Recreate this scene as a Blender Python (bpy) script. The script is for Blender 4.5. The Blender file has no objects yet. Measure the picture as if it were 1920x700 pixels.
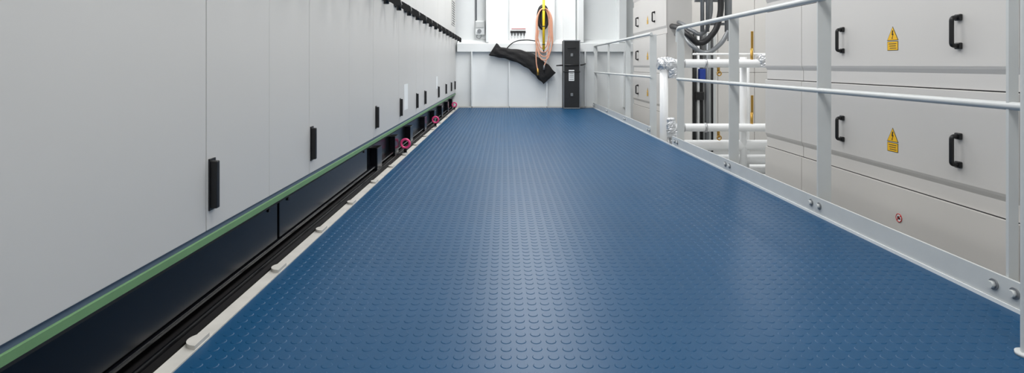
import bpy, bmesh, math, random
import numpy as np
from mathutils import Vector
random.seed(4)
scene = bpy.context.scene
try:
    scene.view_settings.view_transform = 'Standard'
    scene.view_settings.look = 'None'
except Exception as e:
    print(e)

# ---------------------------------------------------------------- materials
def lin(c):
    c = c/255.0
    return c/12.92 if c <= 0.04045 else ((c+0.055)/1.055)**2.4
def mat(name, rgb, rough=0.5, metal=0.0, spec=0.5, var=0.04, scale=6.0, bump=0.0, bscale=60.0, emit=None):
    m = bpy.data.materials.new(name); m.use_nodes = True
    nt = m.node_tree; b = nt.nodes['Principled BSDF']
    col = [lin(v) for v in rgb]
    tc = nt.nodes.new('ShaderNodeTexCoord')
    n = nt.nodes.new('ShaderNodeTexNoise'); n.inputs['Scale'].default_value = scale
    n.inputs['Detail'].default_value = 4
    nt.links.new(tc.outputs['Object'], n.inputs['Vector'])
    r = nt.nodes.new('ShaderNodeValToRGB')
    r.color_ramp.elements[0].position = .3; r.color_ramp.elements[1].position = .7
    r.color_ramp.elements[0].color = [max(0, v*(1-var)) for v in col]+[1]
    r.color_ramp.elements[1].color = [min(1, v*(1+var)) for v in col]+[1]
    nt.links.new(n.outputs['Fac'], r.inputs['Fac'])
    nt.links.new(r.outputs['Color'], b.inputs['Base Color'])
    b.inputs['Roughness'].default_value = rough
    b.inputs['Metallic'].default_value = metal
    b.inputs['Specular IOR Level'].default_value = spec
    if bump > 0:
        n2 = nt.nodes.new('ShaderNodeTexNoise'); n2.inputs['Scale'].default_value = bscale
        nt.links.new(tc.outputs['Object'], n2.inputs['Vector'])
        bp = nt.nodes.new('ShaderNodeBump'); bp.inputs['Strength'].default_value = bump
        bp.inputs['Distance'].default_value = 0.01
        nt.links.new(n2.outputs['Fac'], bp.inputs['Height'])
        nt.links.new(bp.outputs['Normal'], b.inputs['Normal'])
    if emit:
        b.inputs['Emission Color'].default_value = (1, 1, 1, 1)
        b.inputs['Emission Strength'].default_value = emit
    return m

M_FLOOR = mat('blue_studded_rubber', (16, 70, 107), rough=.38, spec=.22, var=.06, scale=1.5)
M_PANEL = mat('left_panel_grey_paint', (202, 201, 198), rough=.38, var=.02, scale=1.2, bump=.05, bscale=3)
M_CAB = mat('cabinet_warm_grey_paint', (211, 208, 204), rough=.45, var=.015, scale=2)
M_WHITE = mat('white_steel_paint', (234, 237, 237), rough=.4, var=.02, scale=3, bump=.05, bscale=6)
M_RAIL = mat('rail_grey_paint', (203, 206, 205), rough=.35, var=.03, scale=8)
M_CURB = mat('curb_paint', (206, 203, 196), rough=.5, var=.08, scale=15)
M_BLACK = mat('black_plastic', (20, 20, 21), rough=.4)
M_BASE = mat('black_base_paint', (10, 11, 15), rough=.22, spec=.4, var=.2, scale=3, bump=.05, bscale=4)
M_BROWN = mat('dark_brown_rubber', (12, 10, 11), rough=.6, spec=.12, var=.3)
M_GAP = mat('dark_gap', (60, 60, 62), rough=.8)
M_GREEN = mat('green_strip', (106, 145, 100), rough=.5, var=.06, scale=10)
M_BLUEG = mat('blue_grey_profile', (84, 98, 116), rough=.35)
M_YEL = mat('sign_yellow', (246, 190, 20), rough=.4, var=.01)
M_YPOLE = mat('pole_yellow', (244, 206, 30), rough=.4, var=.02)
M_RED = mat('sign_red', (200, 30, 30), rough=.4)
M_PINK = mat('pink_ring', (232, 70, 132), rough=.4)
M_HOSE = mat('hose_pink_orange', (222, 165, 138), rough=.45)
M_BAG = mat('bag_fabric', (22, 21, 22), rough=.75, var=.3, bump=.4, bscale=40)
M_ALU = mat('aluminium', (190, 190, 192), rough=.3, metal=.9)
M_CASE = mat('case_black', (28, 29, 31), rough=.5, bump=.1, bscale=80)
M_DECK = mat('lower_deck_paint', (170, 172, 172), rough=.6, var=.06)
M_FOIL = mat('foil_wrap', (215, 217, 220), rough=.32, metal=.7, var=.15, scale=30, bump=1.0, bscale=35)
M_PIPE = mat('pipe_white', (236, 237, 237), rough=.35, var=.03, scale=8)
M_BRASS = mat('brass', (190, 150, 75), rough=.35, metal=.7)
M_CABLE = mat('black_cable', (22, 22, 24), rough=.45)
M_DUCT = mat('grey_conduit', (130, 133, 136), rough=.35, metal=.3)
M_BLUE = mat('blue_box', (30, 60, 150), rough=.5)
M_CEIL = mat('ceiling_paint', (222, 224, 224), rough=.7)
M_ADDED_LAMP = mat('added_lamp_diffuser', (255, 255, 255), rough=.5, emit=2.0)  # glowing cover of the added, unseen lamps

# ---------------------------------------------------------------- helpers
def link(o, parent=None):
    scene.collection.objects.link(o)
    if parent: o.parent = parent
    return o
def group(name):
    e = bpy.data.objects.new(name, None); e.empty_display_size = .1
    return link(e)
def mesh_obj(name, verts, faces, m, parent=None, smooth=False):
    me = bpy.data.meshes.new(name); me.from_pydata([tuple(v) for v in verts], [], faces); me.update()
    bm = bmesh.new(); bm.from_mesh(me); bmesh.ops.recalc_face_normals(bm, faces=bm.faces); bm.to_mesh(me); bm.free()
    if smooth:
        for p in me.polygons: p.use_smooth = True
    me.materials.append(m)
    return link(bpy.data.objects.new(name, me), parent)
def box(name, x0, x1, y0, y1, z0, z1, m, parent=None, bev=0.0):
    bm = bmesh.new(); bmesh.ops.create_cube(bm, size=1)
    for v in bm.verts:
        v.co = Vector(((x0+x1)/2+v.co.x*(x1-x0), (y0+y1)/2+v.co.y*(y1-y0), (z0+z1)/2+v.co.z*(z1-z0)))
    if bev > 0:
        bmesh.ops.bevel(bm, geom=bm.edges[:], offset=bev, segments=2, affect='EDGES', profile=.5)
    me = bpy.data.meshes.new(name); bm.to_mesh(me); bm.free(); me.materials.append(m)
    return link(bpy.data.objects.new(name, me), parent)
def extrude(name, poly, axis, a, b, m, parent=None):
    """poly = 2D outline in the plane normal to axis; extruded from a to b"""
    def P(u, v, w):
        return {'x': (w, u, v), 'y': (u, w, v), 'z': (u, v, w)}[axis]
    n = len(poly)
    vs = [P(u, v, a) for u, v in poly]+[P(u, v, b) for u, v in poly]
    fs = [list(range(n)), list(range(n, 2*n))]+[[i, (i+1) % n, n+(i+1) % n, n+i] for i in range(n)]
    return mesh_obj(name, vs, fs, m, parent)
def cyl(name, p0, p1, r, m, parent=None, seg=20, r2=None):
    p0 = Vector(p0); p1 = Vector(p1); d = (p1-p0); r2 = r if r2 is None else r2
    q = d.to_track_quat('Z', 'Y'); vs = []
    for k, (p, rr) in enumerate(((p0, r), (p1, r2))):
        for i in range(seg):
            a = 2*math.pi*i/seg
            vs.append(p+q @ Vector((math.cos(a)*rr, math.sin(a)*rr, 0)))
    fs = [[i, (i+1) % seg, seg+(i+1) % seg, seg+i] for i in range(seg)]
    o = mesh_obj(name, vs, fs+[list(range(seg)), list(range(seg, 2*seg))], m, parent)
    for p in o.data.polygons[:seg]: p.use_smooth = True
    return o
def tube(name, pts, r, m, parent=None, spline='POLY', closed=False, res=6):
    cu = bpy.data.curves.new(name, 'CURVE'); cu.dimensions = '3D'
    cu.bevel_depth = r; cu.bevel_resolution = 4; cu.use_fill_caps = True
    if spline == 'POLY':
        s = cu.splines.new('POLY'); s.points.add(len(pts)-1)
        for i, p in enumerate(pts): s.points[i].co = (*p, 1)
    else:
        s = cu.splines.new('BEZIER'); s.bezier_points.add(len(pts)-1)
        for i, p in enumerate(pts):
            bp = s.bezier_points[i]; bp.co = p; bp.handle_left_type = bp.handle_right_type = 'AUTO'
        s.resolution_u = res
    s.use_cyclic_u = closed
    o = bpy.data.objects.new(name, cu)
    dg = bpy.context.evaluated_depsgraph_get()
    scene.collection.objects.link(o); dg.update()
    me = bpy.data.meshes.new_from_object(o.evaluated_get(dg))
    bpy.data.objects.remove(o)
    for p in me.polygons: p.use_smooth = True
    me.materials.clear(); me.materials.append(m)
    return link(bpy.data.objects.new(name, me), parent)
def rounded(pts, rad, n=5):
    """fillet the inner corners of a 3D polyline"""
    pts = [Vector(p) for p in pts]; out = [pts[0]]
    for i in range(1, len(pts)-1):
        a, b, c = pts[i-1], pts[i], pts[i+1]
        p = b+(a-b).normalized()*rad; q = b+(c-b).normalized()*rad
        for k in range(n+1):
            t = k/n; out.append(p*(1-t)**2+b*2*t*(1-t)+q*t*t)
    out.append(pts[-1]); return out
def torus(name, c, R, r, axis, m, parent=None, sz=1.0):
    pts = []
    for i in range(28):
        a = 2*math.pi*i/28; u, v = math.cos(a)*R, math.sin(a)*R*sz
        pts.append({'y': (c[0]+u, c[1], c[2]+v), 'x': (c[0], c[1]+u, c[2]+v), 'z': (c[0]+u, c[1]+v, c[2])}[axis])
    return tube(name, pts, r, m, parent, closed=True)

# ---------------------------------------------------------------- room shell
FL, FR, YB = -0.775, 1.485, 9.44      # blue walkway edges
DECK = -0.45
# studded rubber floor: slab + round studs in one mesh
def build_floor():
    y0 = -1.9
    V = [(FL, y0, -.06), (FR, y0, -.06), (FR, YB, -.06), (FL, YB, -.06), (FL, y0, 0), (FR, y0, 0), (FR, YB, 0), (FL, YB, 0)]
    F = [[3, 2, 1, 0], [4, 5, 6, 7], [0, 1, 5, 4], [1, 2, 6, 5], [2, 3, 7, 6], [3, 0, 4, 7]]
    pitch = .0390; R = .0140; h = .0011; seg = 12
    ca = [(math.cos(2*math.pi*i/seg), math.sin(2*math.pi*i/seg)) for i in range(seg)]
    nx = int((FR-FL)/pitch); ny = int((YB-.9)/pitch)
    ox = FL+((FR-FL)-(nx-1)*pitch)/2
    for j in range(ny):
        cy = .95+j*pitch
        if cy > YB-.03: break
        for i in range(nx):
            cx = ox+i*pitch; b = len(V)
            V += [(cx+R*c, cy+R*s, 0) for c, s in ca]
            V += [(cx+(R-.0018)*c, cy+(R-.0018)*s, h) for c, s in ca]
            for k in range(seg):
                F.append([b+k, b+(k+1) % seg, b+seg+(k+1) % seg, b+seg+k])
            F.append([b+seg+k for k in range(seg)])
    me = bpy.data.meshes.new('floor'); me.from_pydata(V, [], F); me.materials.append(M_FLOOR)
    link(bpy.data.objects.new('floor', me))
build_floor()
box('floor_lower_deck', -1.7, 4.2, -2, 10.2, DECK-.1, DECK, M_DECK)
box('ceiling', -1.7, 4.2, -2, 10.2, 2.9, 3.0, M_CEIL)
box('wall_left', -1.8, -1.7, -2, 10.2, DECK-.1, 3.0, M_WHITE)
box('wall_right', 4.2, 4.3, -2, 10.2, DECK-.1, 3.0, M_WHITE)
box('wall_front', -1.8, 4.3, -2.1, -2, DECK-.1, 3.0, M_WHITE)

wb = group('wall_back')
box('lower_plating', -1.7, 4.2, 9.52, 9.62, DECK, .95, M_WHITE, wb)
box('upper_plating', -1.7, 4.2, 9.66, 9.76, .95, 2.9, M_WHITE, wb)
extrude('ledge_beam', [(9.44, .945), (9.66, .945), (9.66, 1.16), (9.44, 1.08)], 'x', -.80, 2.6, M_WHITE, wb)
for x in (-.552, .081, .715, 1.36, 2.02):
    box('stiffener', x-.010, x+.010, 9.44, 9.53, .005, .945, M_WHITE, wb)
for x, w in ((-.29, .05), (1.29, .10), (2.0, .13)):
    box('column', x-w/2, x+w/2, 9.46, 9.67, 1.1, 2.9, M_WHITE, wb, .008)
box('access_panel', .08, .86, 9.56, 9.665, 1.12, 2.2, M_WHITE, wb, .008)
box('access_panel_side', 1.0, 1.22, 9.6, 9.665, 1.14, 2.4, M_WHITE, wb, .008)
box('red_marking', .12, .36, 9.553, 9.5605, 1.335, 1.342, M_RED, wb)
box('trim_1', FL, FR, YB, YB+.03, -.05, .02, M_CURB)      # white sill at end of walkway
box('trim_2', FL-.042, FL, -1.9, YB, -.05, .004, M_CURB)    # left curb
box('trim_3', FR, FR+.004, -1.9, YB, -.05, .012, M_WHITE)  # right bead

sub = group('walkway_substructure')
for y in np.arange(.5, 9.4, 1.2):
    box('cross_beam', FL, FR, y, y+.06, -.16, -.06, M_WHITE, sub)
    for x in (-.7, 1.40):
        box('leg', x, x+.06, y, y+.06, DECK, -.16, M_WHITE, sub)
for x in (-.7, 1.40):
    box('edge_beam', x, x+.06, -1.9, 9.4, -.158, -.06, M_WHITE, sub)

# ---------------------------------------------------------------- left cabinet bank
LX = -.83
lb = group('switchgear_cabinet_bank')
box('carcass', -1.6, LX-.022, -1.9, 9.5, .2, 2.6, M_GAP, lb)
seams = [(-1.1, 4), (-.3, 4), (.72, 4), (1.559, 4), (1.976, 1.6), (2.381, 4), (2.995, 1.6), (3.54, 5), (4.40, 5), (5.25, 5),
         (5.77, 5), (6.97, 6), (7.85, 6), (8.63, 6), (9.3, 6)]
prev = -1.9; pg = .002
for s, g in seams+[(9.5, 0)]:
    g = g/2000.0
    box('panel', LX-.022, LX, prev+pg, s-g, .257, 2.6, M_PANEL, lb, .0012)
    prev = s; pg = g
for s in (1.573, 2.395, 3.60, 4.44, 5.26, 5.80, 6.98, 7.87, 8.65, 9.28):
    box('pull_handle', LX, LX+.022, s, s+.018, .316, .45, M_BLACK, lb, .003)
    box('pull_handle_back', LX-.001, LX+.004, s-.004, s+.03, .31, .456, M_BLACK, lb, .001)
# upper latch levers
y = .55
while y < 9.4:
    box('lever_plate', LX, LX+.014, y-.05, y+.14, 1.165, 1.215, M_BLACK, lb, .003)
    extrude('lever_arm', [(LX+.005, 1.215), (LX+.06, 1.200), (LX+.118, 1.165), (LX+.125, 1.135), (LX+.09, 1.125), (LX+.05, 1.15), (LX+.005, 1.165)], 'y', y-.005, y+.035, M_BLACK, lb)
    cyl('lever_knob', (LX+.105, y+.015, 1.095), (LX+.105, y+.015, 1.16), .017, M_BLACK, lb, 12)
    cyl('lever_pivot', (LX, y+.015, 1.19), (LX+.035, y+.015, 1.19), .032, M_BLACK, lb, 14)
    y += .41
box('label_plate', LX, LX+.002, 4.63, 4.80, .345, .56, M_WHITE, lb)
box('label_plate', LX, LX+.002, 6.80, 6.93, .43, .58, M_WHITE, lb)
box('vent_frame', LX, LX+.01, 8.75, 9.25, 1.36, 1.78, M_PANEL, lb, .003)
for k in range(10):
    box('vent_slot', LX+.008, LX+.013, 8.80, 9.2, 1.38+k*.038, 1.395+k*.038, M_BLACK, lb)
# strips and recessed base
box('blue_grey_profile', LX-.03, LX-.004, -1.9, 9.5, .241, .256, M_BLUEG, lb)
box('green_strip', LX-.03, LX+.002, -1.9, 9.5, .221, .241, M_GREEN, lb, .001)
box('base_beam', -1.5, LX-.055, -1.9, 9.5, -.05, .221, M_BASE, lb)
for k, (a, b) in enumerate(((-1.9, .6), (.62, 2.12), (2.14, 3.5))):
    box('base_cover', LX-.055, LX-.030, a, b, .060, .2205, M_BASE, lb, .002)
    for yy in (a+.08, b-.08):
        if yy > 0: cyl('screw', (LX-.030, yy, .190), (LX-.025, yy, .190), .007, M_BLACK, lb, 10)
extrude('base_flange', [(LX-.055, -.045), (LX+.012, -.045), (LX+.012, .010), (LX-.004, .014), (LX-.03, .022), (LX-.055, .03)], 'y', -1.9, 9.5, M_BROWN, lb)
box('base_rail', LX-.055, LX-.020, -1.9, 9.5, .044, .056, M_BASE, lb, .003)
box('base_lip', LX-.012, LX-.004, -1.9, 9.5, .012, .026, M_BASE, lb, .002)
for yy in (3.7, 4.3, 5.0, 5.9, 6.7, 7.5, 8.3, 9.0):
    box('base_foot', LX-.056, LX-.01, yy, yy+.14, .02, .17, M_BASE, lb, .004)
# curb clips
cg = group('curb_clips')
for yy in (.98, 1.44, 1.96, 2.42, 2.9, 3.41, 3.93, 4.45, 5.0, 5.6, 6.2, 6.9, 7.7, 8.5):
    pts = [(FL-.002, yy-.035)]+[(FL-.002-.037*math.sin(t), yy-.035*math.cos(t)) for t in np.linspace(.15, 2.99, 12)]+[(FL-.002, yy+.035)]
    extrude('clip', pts, 'z', .004, .015, M_CURB, cg)

for k, yy in enumerate((4.5, 6.46, 8.9)):
    g = group('pink_eye_bolt')
    torus('ring', (-.797, yy, .088), .034, .010, 'y', M_PINK, g)
    cyl('stem', (-.797, yy, .004), (-.797, yy, .05), .012, M_BROWN, g, 12)
    cyl('nut', (-.797, yy, .004), (-.797, yy, .018), .017, M_DUCT, g, 6)

# ---------------------------------------------------------------- right cabinets
def pull(X, y, zc, parent, h=.146):
    z0, z1 = zc-h/2, zc+h/2
    pts = rounded([(X, y, z0+.012), (X-.036, y, z0+.012), (X-.036, y, z1-.012), (X, y, z1-.012)], .014)
    tube('handle_bar', pts, .009, M_BLACK, parent)
    for z in (z0+.012, z1-.012):
        box('handle_foot', X-.014, X, y-.016, y+.016, z-.014, z+.014, M_BLACK, parent, .004)
def warning(X, y, ztop, parent):
    """yellow high-voltage triangle above a small yellow text plate"""
    def tri(s, dx, name, m):
        c = ztop-.045
        extrude(name, [(y-.041*s, c-.027*s), (y+.041*s, c-.027*s), (y, c+.044*s)], 'x', X-dx, X, m, parent)
    tri(1.0, .001, 'warning_triangle_border', M_BLACK); tri(.90, .0016, 'warning_triangle', M_YEL)
    c = ztop-.045
    bolt = [(-.002, .024), (.006, .024), (.002, .007), (.008, .007), (-.001, -.015), (.003, -.013), (-.003, -.021), (-.006, -.011), (-.003, -.013), (.001, .001), (-.006, .001)]
    extrude('lightning_symbol', [(y-u, c+v) for u, v in bolt], 'x', X-.0022, X, M_BLACK, parent)
    zt = ztop-.076
    box('warning_plate_border', X-.001, X, y-.039, y+.039, zt-.046, zt, M_BLACK, parent)
    box('warning_plate', X-.0015, X, y-.0365, y+.0365, zt-.0435, zt-.0025, M_YEL, parent)
    for k, (a, b) in enumerate(((-.028, .028), (-.024, .024), (-.028, .02))):
        box('warning_text_line', X-.002, X, y+a, y+b, zt-.014-k*.011, zt-.0105-k*.011, M_GAP, parent)
def front(X, y0, y1, z0, z1, parent, shade_bend=True):
    g = .003; a, b = z0+g, z1-g
    if shade_bend:  # bent inward low down: a dark shade band put into the shape
        prof = [(X+.02, b), (X+.002, b), (X, b-.002), (X, a+.098), (X+.004, a+.086), (X+.013, a+.066), (X+.013, a), (X+.02, a)]
    else:
        prof = [(X+.02, b), (X, b), (X, a), (X+.02, a)]
    extrude('drawer_front', prof, 'y', y0+g, y1-g, M_CAB, parent)
def cabinet(X, ya, yb, bay, depth, signs, handles, top=2.2, nosmoke=None):
    c = group('electrical_cabinet')
    box('carcass', X+.018, X+depth, ya, yb, DECK, top, M_CAB, c)
    zs = [DECK+.08, .115, .614, 1.112, 1.612, top]
    for z0, z1 in zip(zs[:-1], zs[1:]):
        front(X, ya, bay, z0, z1, c, shade_bend=z0 > .1 )
        if yb-bay > .02: front(X, bay, yb, z0, z1, c, shade_bend=z0 > .1)
    box('shadow_gap_back', X+.0165, X+.0185, ya+.002, yb-.002, DECK+.05, top-.01, M_GAP, c)
    for zc in (1.362, .863, .354):
        for hy in handles: pull(X, hy, zc, c)
        for sy in signs: warning(X, sy, zc+.052, c)
    if nosmoke:
        y, z = nosmoke
        cyl('prohibition_disc', (X-.0005, y, z), (X-.002, y, z), .021, M_WHITE, c, 28)
        torus('prohibition_ring', (X-.002, y, z), .0195, .002, 'x', M_RED, c)
        extrude('shoe_pictogram', [(y+.010, z-.006), (y-.011, z-.006), (y-.011, z-.001), (y-.003, z+.002), (y+.002, z+.008), (y+.008, z+.008)], 'x', X-.003, X-.0015, M_BLACK, c)
        extrude('prohibition_slash', [(y-.014, z+.012), (y-.012, z+.014), (y+.014, z-.012), (y+.012, z-.014)], 'x', X-.0035, X-.0015, M_RED, c)
    return c
cabinet(1.95, 2.12, 4.19, 3.676, .9, [2.8125], [3.225, 2.398], nosmoke=(2.767, -.036))
cabinet(1.95, -.3, 2.105, 1.6, .9, [.75], [.3, 1.2])
cabinet(2.0, 6.93, 8.72, 8.70, 1.9-1.58, [7.83], [7.45, 8.37])
# recess back wall panels
rp = group('wall_recess')
for a, b in ((2.33, 2.9), (2.905, 3.4), (3.405, 4.19)):
    box('panel', a, b, 7.62, 7.66, DECK, .615, M_CAB, rp, .003)
    box('panel', a, b, 7.62, 7.66, .62, 2.4, M_CAB, rp, .003)
box('backing', 2.33, 4.19, 7.66, 7.7, DECK, 2.4, M_GAP, rp)

# ---------------------------------------------------------------- railings
RX = 1.507
def railing(y0, y1, posts, kick=(0, 1)):
    g = group('guard_rail')
    zt, zm = 1.04, .598
    far = rounded([(RX, y0, zt), (RX, y1, zt), (RX, y1, zt-.12)], .06)
    tube('top_rail', far, .0165, M_RAIL, g)
    tube('mid_rail', [(RX, y0, zm), (RX, y1, zm)], .0125, M_RAIL, g)
    box('kick_plate', 1.490, 1.498, kick[0], kick[1], -.12, .088, M_RAIL, g, .001)
    for i, (p, w) in enumerate(posts):
        box('post', 1.499, 1.499+w, p-.005, p+.005, -.12, zt-.005, M_RAIL, g, .001)
        for dy in (-.035, .035):
            cyl('bolt_washer', (1.490, p+dy, .052), (1.487, p+dy, .052), .017, M_DUCT, g, 16)
            cyl('bolt_head', (1.488, p+dy, .052), (1.476, p+dy, .052), .011, M_RAIL, g, 6)
    return g
railing(.4, 4.88, [(.75, .065), (1.67, .03), (2.685, .065), (3.74, .065), (4.86, .060)], kick=(.4, 4.98))
railing(5.75, 9.38, [(5.78, .070), (6.95, .065), (8.15, .03), (9.35, .05)], kick=(5.72, 9.42))

sp = group('stanchion_post')
tube('tube', rounded([(1.295, 1.385, .008), (1.295, 1.385, 1.04), (1.295, .3, 1.04), (1.295, .3, .008)], .08), .0150, M_RAIL, sp)
cyl('base_flange', (1.295, 1.385, .0), (1.295, 1.385, .008), .026, M_RAIL, sp, 24)
cyl('base_flange_b', (1.295, .3, .0), (1.295, .3, .008), .026, M_RAIL, sp, 24)

# ---------------------------------------------------------------- pipework in the recess
pg_ = group('insulated_pipework')
PY = 5.55
cyl('riser', (1.58, PY, DECK), (1.58, PY, .70), .040, M_PIPE, pg_)
def foil(c, r, l, axis='z', n=14):
    vs = []; fs = []; seg = 18
    for j in range(n+1):
        t = j/n
        for i in range(seg):
            a = 2*math.pi*i/seg
            rr = r*(.72+.28*math.sin(math.pi*t)**.5)*(1+random.uniform(-.07, .07))
            if axis == 'z': vs.append((c[0]+rr*math.cos(a), c[1]+rr*math.sin(a), c[2]-l/2+l*t))
            else: vs.append((c[0]-l/2+l*t, c[1]+rr*math.cos(a), c[2]+rr*math.sin(a)))
    for j in range(n):
        for i in range(seg):
            fs.append([j*seg+i, j*seg+(i+1) % seg, (j+1)*seg+(i+1) % seg, (j+1)*seg+i])
    fs += [list(range(seg)), [n*seg+i for i in range(seg)]]
    return mesh_obj('foil_wrap', vs, fs, M_FOIL, pg_)
foil((1.60, PY, .73), .068, .17, 'x'); foil((1.66, PY, .66), .052, .14)
foil((1.64, PY, .10), .060, .20); foil((1.68, PY, .0), .05, .14)
foil((2.56, PY, .76), .062, .13)
tube('upper_branch', [(1.62, PY, .735), (2.75, PY, .735)], .042, M_PIPE, pg_)
tube('lower_branch', [(1.62, PY, .10), (2.75, PY, .10)], .040, M_PIPE, pg_)
tube('header', [(1.62, PY+.1, -.09), (2.9, PY+.1, -.09)], .054, M_PIPE, pg_)
tube('header', [(1.75, PY+.2, -.25), (3.0, PY+.2, -.25)], .05, M_PIPE, pg_)
tube('header', [(1.75, PY+.3, -.37), (3.0, PY+.3, -.37)], .05, M_PIPE, pg_)
cyl('riser', (2.40, PY+.08, DECK), (2.40, PY+.08, .80), .034, M_PIPE, pg_)
cyl('riser', (2.50, PY+.22, DECK), (2.50, PY+.22, .74), .022, M_PIPE, pg_)
tube('drain_line', [(1.9, PY+.1, .83), (2.75, PY+.1, .83)], .010, M_PIPE, pg_)
for z in (.735, .10):
    cyl('valve_stem', (2.45, PY, z), (2.45, PY, z+.15), .014, M_BRASS, pg_, 12)
    box('valve_lever', 2.439, 2.463, PY-.012, PY, z+.13, z+.32, M_BRASS, pg_, .003)
    cyl('drain_valve', (2.12, PY, z-.10), (2.12, PY, z), .014, M_BRASS, pg_, 12)
    torus('drain_valve_wheel', (2.12, PY-.02, z-.10), .020, .006, 'y', M_BRASS, pg_)
    for x in (1.76, 1.98, 2.25):
        cyl('clamp', (x, PY, z), (x+.02, PY, z), .046, M_ALU, pg_)
cyl('top_valve', (2.12, PY, .735), (2.12, PY, .80), .012, M_PIPE, pg_)

cb = group('cable_bundle')
tube('cable', [(2.47, 6.35, 2.9), (2.45, 6.35, 1.6), (2.44, 6.35, 1.27), (2.35, 6.35, 1.06), (2.20, 6.35, .97), (2.10, 6.35, 1.05), (2.07, 6.6, 1.15), (2.07, 6.92, 1.2)], .034, M_CABLE, cb, 'BEZIER', res=10)
tube('cable', [(2.40, 6.45, 2.9), (2.37, 6.45, 1.6), (2.36, 6.45, 1.25), (2.27, 6.45, 1.08), (2.18, 6.5, 1.12), (2.15, 6.7, 1.2), (2.15, 6.92, 1.25)], .024, M_DUCT, cb, 'BEZIER', res=10)
tube('flexible_conduit', [(2.52, 6.3, 1.1), (2.42, 6.3, .95), (2.25, 6.3, .86), (2.12, 6.3, .93), (2.10, 6.5, 1.05), (2.12, 6.92, 1.1)], .026, M_DUCT, cb, 'BEZIER', res=10)
for x, r in ((2.26, .022), (2.32, .02), (2.54, .024)):
    cyl('conduit', (x, 6.4, 1.1), (x, 6.4, 2.9), r, M_DUCT, cb)
for z in (1.18, 1.45, 1.75):
    box('clamp_bar', 2.20, 2.60, 6.47, 6.50, z, z+.03, M_DUCT, cb, .004)
box('tray_rail', 2.60, 2.64, 6.5, 6.54, 1.0, 2.9, M_DUCT, cb)

ct = group('cable_tray')
box('tray_back', 2.52, 2.86, 7.58, 7.615, DECK, 1.15, M_RAIL, ct)
for k, x in enumerate((2.56, 2.61, 2.66, 2.73, 2.80)):
    cyl('cable', (x, 7.55, DECK), (x, 7.55, 1.15), (.02, .018, .02, .026, .014)[k], (M_CABLE, M_PIPE, M_CABLE, M_DUCT, M_CABLE)[k], ct, 12)
box('junction', 2.60, 2.68, 7.46, 7.53, .52, .67, M_BLUE, ct, .006)
box('junction', 2.56, 2.66, 7.46, 7.53, .25, .36, M_BLACK, ct, .006)

# ---------------------------------------------------------------- items on the back wall
jb = group('socket_junction_box')
cyl('conduit', (-.49, 9.64, 1.45), (-.49, 9.64, 2.88), .014, M_DUCT, jb, 12)
box('enclosure', -.50, -.34, 9.58, 9.66, 1.24, 1.48, M_WHITE, jb, .01)
box('cover', -.485, -.355, 9.565, 9.582, 1.36, 1.46, M_RAIL, jb, .004)
cyl('socket', (-.43, 9.585, 1.30), (-.43, 9.55, 1.30), .035, M_DUCT, jb)
tube('lead', [(-.47, 9.6, 1.25), (-.47, 9.6, 1.19), (-.42, 9.6, 1.18), (-.40, 9.6, 1.25)], .006, M_DUCT, jb, 'BEZIER')

hr = group('hook_rack')
box('backplate', .10, .36, 9.535, 9.56, 1.27, 1.305, M_BLACK, hr, .003)
for k in range(5):
    x = .125+k*.052
    tube('hook', [(x, 9.54, 1.28), (x, 9.53, 1.235), (x, 9.50, 1.225), (x, 9.49, 1.25)], .008, M_BLACK, hr, 'BEZIER')

hc = group('hose_coil')
for k, (w, zb) in enumerate(((.10, 1.0), (.12, .93), (.14, .86), (.125, .80))):
    dx = random.uniform(-.012, .012)
    cx = .655+dx; yy = 9.335-.008*k
    pts = [(cx-.02, yy, 1.66), (cx-w*.7, yy, 1.58), (cx-w*.95, yy, 1.3), (cx-w*.85, yy, zb+.15), (cx, yy, zb), (cx+w*.85, yy, zb+.15), (cx+w*.95, yy, 1.3), (cx+w*.7, yy, 1.58), (cx+.02, yy, 1.66)]
    tube('hose_loop', pts, .0095, M_HOSE, hc, 'BEZIER', closed=True, res=8)
tube('hose_tail', [(.57, 9.32, 1.3), (.53, 9.32, 1.0), (.53, 9.31, .75), (.55, 9.31, .64)], .0095, M_HOSE, hc, 'BEZIER')
tube('hose_tail', [(.73, 9.32, 1.2), (.72, 9.32, .9), (.66, 9.31, .70)], .0095, M_HOSE, hc, 'BEZIER')
cyl('nozzle', (.55, 9.31, .66), (.56, 9.31, .55), .017, M_BRASS, hc, 12)
cyl('nozzle', (.66, 9.31, .72), (.655, 9.31, .64), .014, M_DUCT, hc, 12)
cyl('hanger_peg', (.65, 9.56, 1.66), (.65, 9.25, 1.66), .02, M_BLACK, hc, 12)
torus('oval_frame', (.645, 9.39, 1.52), .074, .034, 'y', M_BLACK, hc, sz=2.5)
extrude('oval_web', [(.61, 1.38), (.68, 1.38), (.70, 1.60), (.68, 1.70), (.61, 1.70), (.59, 1.60)], 'y', 9.385, 9.40, M_BLACK, hc)

yp = group('yellow_measuring_pole')
cyl('pole', (.645, 9.225, .97), (.645, 9.225, 1.98), .021, M_YPOLE, yp, 16)
for z in (1.05, 1.35, 1.62):
    cyl('band', (.645, 9.225, z), (.645, 9.225, z+.014), .023, M_BLACK, yp, 16)
cyl('tip', (.645, 9.225, .94), (.645, 9.225, .975), .010, M_BLACK, yp, 12)

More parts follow.
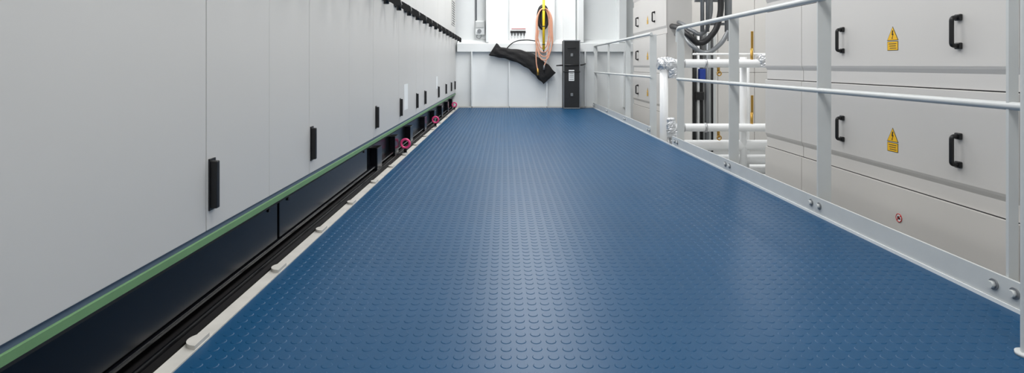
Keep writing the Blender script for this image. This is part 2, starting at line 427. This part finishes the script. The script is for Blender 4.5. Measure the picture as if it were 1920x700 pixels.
# long black bag hanging diagonally, flat with flared ends
bg = group('long_black_bag')
top = [(-.135, 1.09), (-.06, 1.02), (.09, .995), (.29, .975), (.50, .895), (.62, .815), (.74, .72), (.86, .59)]
bot = [(-.265, .885), (-.15, .855), (0, .83), (.20, .765), (.38, .67), (.47, .59), (.56, .49), (.655, .40)]
n = 70; seg = 26; vs = []; fs = []
def ip(arr, t): return np.interp(t, np.linspace(0, 1, len(arr)), [a[0] for a in arr]), np.interp(t, np.linspace(0, 1, len(arr)), [a[1] for a in arr])
for j in range(n):
    t = j/(n-1)
    a = Vector((ip(top, t)[0], 0, ip(top, t)[1])); b = Vector((ip(bot, t)[0], 0, ip(bot, t)[1]))
    c = (a+b)/2; hv = (a-b)/2
    th = .034*min(1, .3+t*9, .3+(1-t)*9)
    for i in range(seg):
        an = 2*math.pi*i/seg
        u = math.copysign(abs(math.cos(an))**.8, math.cos(an)); v = math.sin(an)
        wr = 1+.22*math.sin(6*u+j*.22)+.14*math.sin(11*u-j*.5+1)
        hw = 1+.035*math.sin(j*.55)
        vs.append(c+hv*u*hw+Vector((0, 9.395+v*th*wr, 0)))
for j in range(n-1):
    for i in range(seg):
        fs.append([j*seg+i, j*seg+(i+1) % seg, (j+1)*seg+(i+1) % seg, (j+1)*seg+i])
fs += [list(range(seg)), [(n-1)*seg+i for i in range(seg)]]
mesh_obj('bag_body', vs, fs, M_BAG, bg, smooth=True)
tube('hanging_strap', [(.02, 9.40, .98), (.15, 9.41, 1.10), (.35, 9.42, 1.14), (.55, 9.42, 1.12)], .009, M_BAG, bg, 'BEZIER')

ec = group('tall_equipment_case')
box('body', .965, 1.235, 9.16, 9.40, .0, 1.125, M_CASE, ec, .012)
for x in (.962, 1.224):
    box('edge_profile', x, x+.014, 9.152, 9.166, .01, 1.12, M_DUCT, ec, .003)
for z in (.005, 1.112):
    box('end_profile', .962, 1.238, 9.152, 9.17, z, z+.016, M_DUCT, ec, .003)
box('lid_profile', .962, 1.238, 9.150, 9.165, .60, .618, M_BLACK, ec, .003)
box('label', 1.05, 1.14, 9.155, 9.1595, .46, .64, M_WHITE, ec)
for z in (.485, .52, .55, .58, .61):
    box('label_line', 1.06, 1.13, 9.153, 9.1555, z, z+.008, M_GAP, ec)
box('latch', 1.08, 1.12, 9.145, 9.16, .86, .91, M_DUCT, ec, .004)
box('latch', 1.08, 1.12, 9.145, 9.16, .21, .26, M_DUCT, ec, .004)
tube('carry_handle', rounded([(1.04, 9.16, 1.0), (1.04, 9.13, 1.0), (1.16, 9.13, 1.0), (1.16, 9.16, 1.0)], .012), .007, M_BLACK, ec)
tube('retaining_cord', [(.88, 9.43, .71), (.95, 9.2, .715), (1.10, 9.135, .72), (1.26, 9.2, .72), (1.36, 9.43, .74)], .012, M_BLACK, ec, 'BEZIER')

# ---------------------------------------------------------------- lighting
def added_lamp(x, y, w, l, power, col=(1, .996, .99)):
    g = group('added_ceiling_lamp')  # unseen fixture, added to light the room
    box('added_housing', x-w/2-.02, x+w/2+.02, y-l/2-.02, y+l/2+.02, 2.84, 2.9, M_CEIL, g, .005)
    box('added_diffuser', x-w/2, x+w/2, y-l/2, y+l/2, 2.825, 2.84, M_ADDED_LAMP, g, .003)
    ld = bpy.data.lights.new('added_lamp_light', 'AREA'); ld.shape = 'RECTANGLE'; ld.size = w; ld.size_y = l
    ld.energy = power; ld.color = col
    o = bpy.data.objects.new('added_lamp_light', ld); o.location = (x, y, 2.815); link(o, g)
for y, e in ((-.8, 28), (1.2, 26), (3.2, 26), (5.2, 28), (7.0, 31), (8.5, 37)):  # added row above the view, stronger far off to brighten the back
    added_lamp(.35, y, .9, 1.3, e)
for y in (4.9, 7.0):  # extra unseen pair, added to light the right side
    added_lamp(3.0, y, .4, 1.2, 25)
w = bpy.data.worlds.new('world'); scene.world = w; w.use_nodes = True
w.node_tree.nodes['Background'].inputs[0].default_value = (.8, .85, .9, 1)
w.node_tree.nodes['Background'].inputs[1].default_value = .3

# ---------------------------------------------------------------- camera
cd = bpy.data.cameras.new('camera'); cd.sensor_width = 36; cd.lens = 36*1050/1920
cd.shift_x = .00729; cd.shift_y = -.11875; cd.clip_start = .02
co = bpy.data.objects.new('camera', cd); co.location = (0, 0, .72); co.rotation_euler = (math.pi/2, 0, 0)
link(co); scene.camera = co
